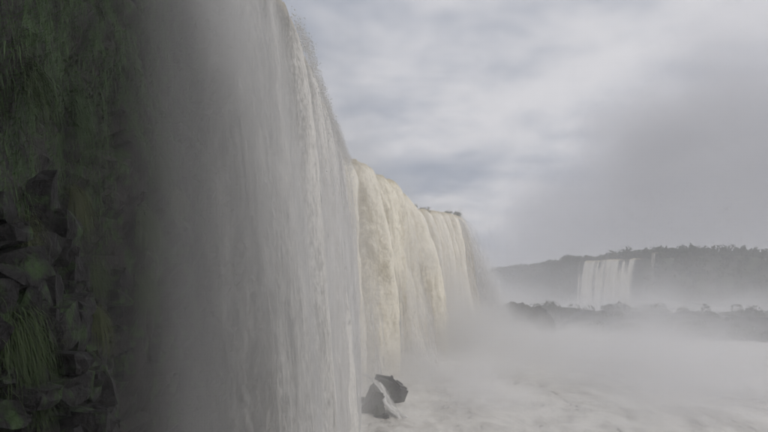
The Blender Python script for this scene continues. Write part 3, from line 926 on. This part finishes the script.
def d_mist(t, x, y, z):
    """ragged mist lying over the river and the islets"""
    nz = t.noise(t.comb(x, y, t.m('MULTIPLY', z, 1.5)), 0.034, 3, 0.55)
    nn = t.rng(nz, 0.36, 0.66, 0.08, 1.0)
    hs = t.rng(y, 195, 275, 3.5, 9.0)
    hgt = t.m('EXPONENT', t.m('DIVIDE', t.m('MULTIPLY', z, -1.0), hs))
    edge = t.m('MULTIPLY', t.m('MULTIPLY', t.rng(y, 75, 170), t.rng(y, 430, 470, 1.0, 0.0)), t.m('MULTIPLY', t.rng(x, 8, 40), t.rng(x, 40, 240, 1.0, 0.25)))
    a = t.m('MULTIPLY', hgt, t.m('MULTIPLY', edge, 0.042))
    low = t.m('EXPONENT', t.m('DIVIDE', t.m('MULTIPLY', z, -1.0), t.rng(nz, 0.38, 0.64, 1.0, 4.3)))
    e2 = t.m('MULTIPLY', t.m('MULTIPLY', t.rng(y, 56, 84), t.rng(y, 130, 190, 1.0, 0.12)), t.m('MULTIPLY', t.rng(x, 3.5, 14), t.rng(x, 22, 85, 1.0, 0.12)))
    b = t.m('MULTIPLY', low, t.m('MULTIPLY', e2, 0.17))
    return t.m('MULTIPLY', t.m('ADD', a, b), nn)
box('river_mist', (2, 55, -0.5), (300, 472, 30), vol_mat('river_mist', d_mist, (0.975, 0.97, 0.975), 0.3), 'ragged mist lying over the river and the islets')
def d_plume(t, x, y, z):
    """the tall plume that drifts to the right from the hidden throat of the falls"""
    nz = t.noise(t.comb(x, y, z), 0.0065, 3, 0.6)
    front = t.m('SUBTRACT', t.m('ADD', t.m('MULTIPLY', t.m('SUBTRACT', x, 110), 1.05), 30), t.m('MULTIPLY', z, 0.9))
    front = t.m('ADD', front, t.m('MULTIPLY', t.m('SUBTRACT', nz, 0.5), 320))
    body = t.m('MULTIPLY', t.rng(front, -35, 140), t.rng(z, 220, 540, 1.0, 0.0))
    yb = t.m('MULTIPLY', t.rng(y, 930, 1010), t.rng(y, 1180, 1270, 1.0, 0.0))
    xb = t.m('MULTIPLY', t.rng(x, 85, 210), t.rng(x, 900, 1190, 1.0, 0.0))
    return t.m('MULTIPLY', t.m('MULTIPLY', body, t.m('MULTIPLY', yb, xb)), t.m('MULTIPLY', t.rng(nz, 0.25, 0.7, 0.35, 1.0), 0.0155))
box('spray_plume', (75, 925, 0), (1200, 1275, 550), vol_mat('spray_plume', d_plume, (0.985, 0.978, 0.985), 0.35), 'tall grey plume of spray drifting up across the sky')

# soft body of spray that comes down with the nearest curtain
def lip_x(t, y):
    a = t.rng(y, 17, 45, -12.2, -7.1, False)
    return t.m('ADD', a, t.rng(y, 45, 99, 0.0, 1.1, False))
def d_curtain(t, x, y, z):
    tf = t.m('SQRT', t.m('MULTIPLY', t.m('MAXIMUM', t.m('SUBTRACT', 34.0, z), 0.0), 2/9.81))
    xs = t.m('ADD', lip_x(t, y), t.m('MULTIPLY', tf, t.rng(y, 17, 99, 1.62, 0.78, False)))
    d = t.m('SUBTRACT', x, xs)
    wid = t.m('MULTIPLY', t.m('ADD', 0.7, t.m('MULTIPLY', tf, 0.9)), t.rng(y, 60, 88, 1.0, 0.4))
    prof = t.m('MULTIPLY', t.rng(d, -1.8, 0.0), t.rng(t.m('DIVIDE', d, wid), 0.0, 1.0, 1.0, 0.0))
    yy = t.m('ADD', y, t.m('MULTIPLY', d, 0.35))
    n1 = t.noise(t.comb(t.m('MULTIPLY', yy, 0.20), t.m('MULTIPLY', tf, 0.30), 3.3), 1.0, 3, 0.55)
    wave = t.m('SINE', t.m('MULTIPLY', t.m('SUBTRACT', yy, 35.5), 0.57))
    col = t.rng(t.m('ADD', n1, t.m('MULTIPLY', wave, 0.07)), 0.40, 0.60, t.rng(y, 20, 32, 0.4, 0.05), 1.0)
    lf = t.m('MULTIPLY', t.rng(y, 21, 33, 0.0, 1.0), t.rng(y, 70, 96, 1.0, 0.5))
    return t.m('MULTIPLY', t.m('MULTIPLY', prof, col), t.m('MULTIPLY', t.m('MULTIPLY', lf, t.rng(tf, 0.0, 1.2, 0.2, 1.0)), t.rng(y, 34, 50, 0.30, 0.055)))
def curtain_body():
    ys = [17, 24, 31, 38, 45, 63, 81, 99]
    zs = [34.6, 33, 30, 25, 18, 9, 0.3]
    V = []
    for y in ys:
        lx = float(np.interp(y, [17, 45, 99], [-12.2, -7.1, -6.0])); sp = float(np.interp(y, [17, 99], [1.62, 0.78]))
        row = [(z, math.sqrt(2*max(0, 34-z)/9.81)) for z in zs]
        V += [(lx+sp*tf-1.9, y, z) for z, tf in row]+[(lx+sp*tf+0.75+0.9*tf, y, z) for z, tf in reversed(row)]
    k = 2*len(zs)
    F = [[i*k+j, (i+1)*k+j, (i+1)*k+(j+1) % k, i*k+(j+1) % k] for i in range(len(ys)-1) for j in range(k)]
    me = bpy.data.meshes.new('curtain_spray')
    for e in (0, len(ys)-1):                              # end caps as strips
        for j in range(len(zs)-1):
            F.append([e*k+j, e*k+j+1, e*k+k-2-j, e*k+k-1-j])
    me.from_pydata(V, [], F)
    bm = bmesh.new(); bm.from_mesh(me); bmesh.ops.recalc_face_normals(bm, faces=bm.faces); bm.to_mesh(me); bm.free()
    me.materials.append(vol_mat('curtain_spray', d_curtain, (0.94, 0.94, 0.938), 0.28))
    o = link(bpy.data.objects.new('curtain_spray', me), f1)
    o['kind'] = 'stuff'
curtain_body()

# put each fall's Empty at the foot of its water
for fo, base in ((f1, (-2.5, 60, 0)), (f2, (6, 130, 0)), (f3, (20, 172, 0)), (ff, (150, 448, 0)), (ft, (162, 402, 0))):
    fo.location = base
    for c in fo.children:
        c.location = -Vector(base)
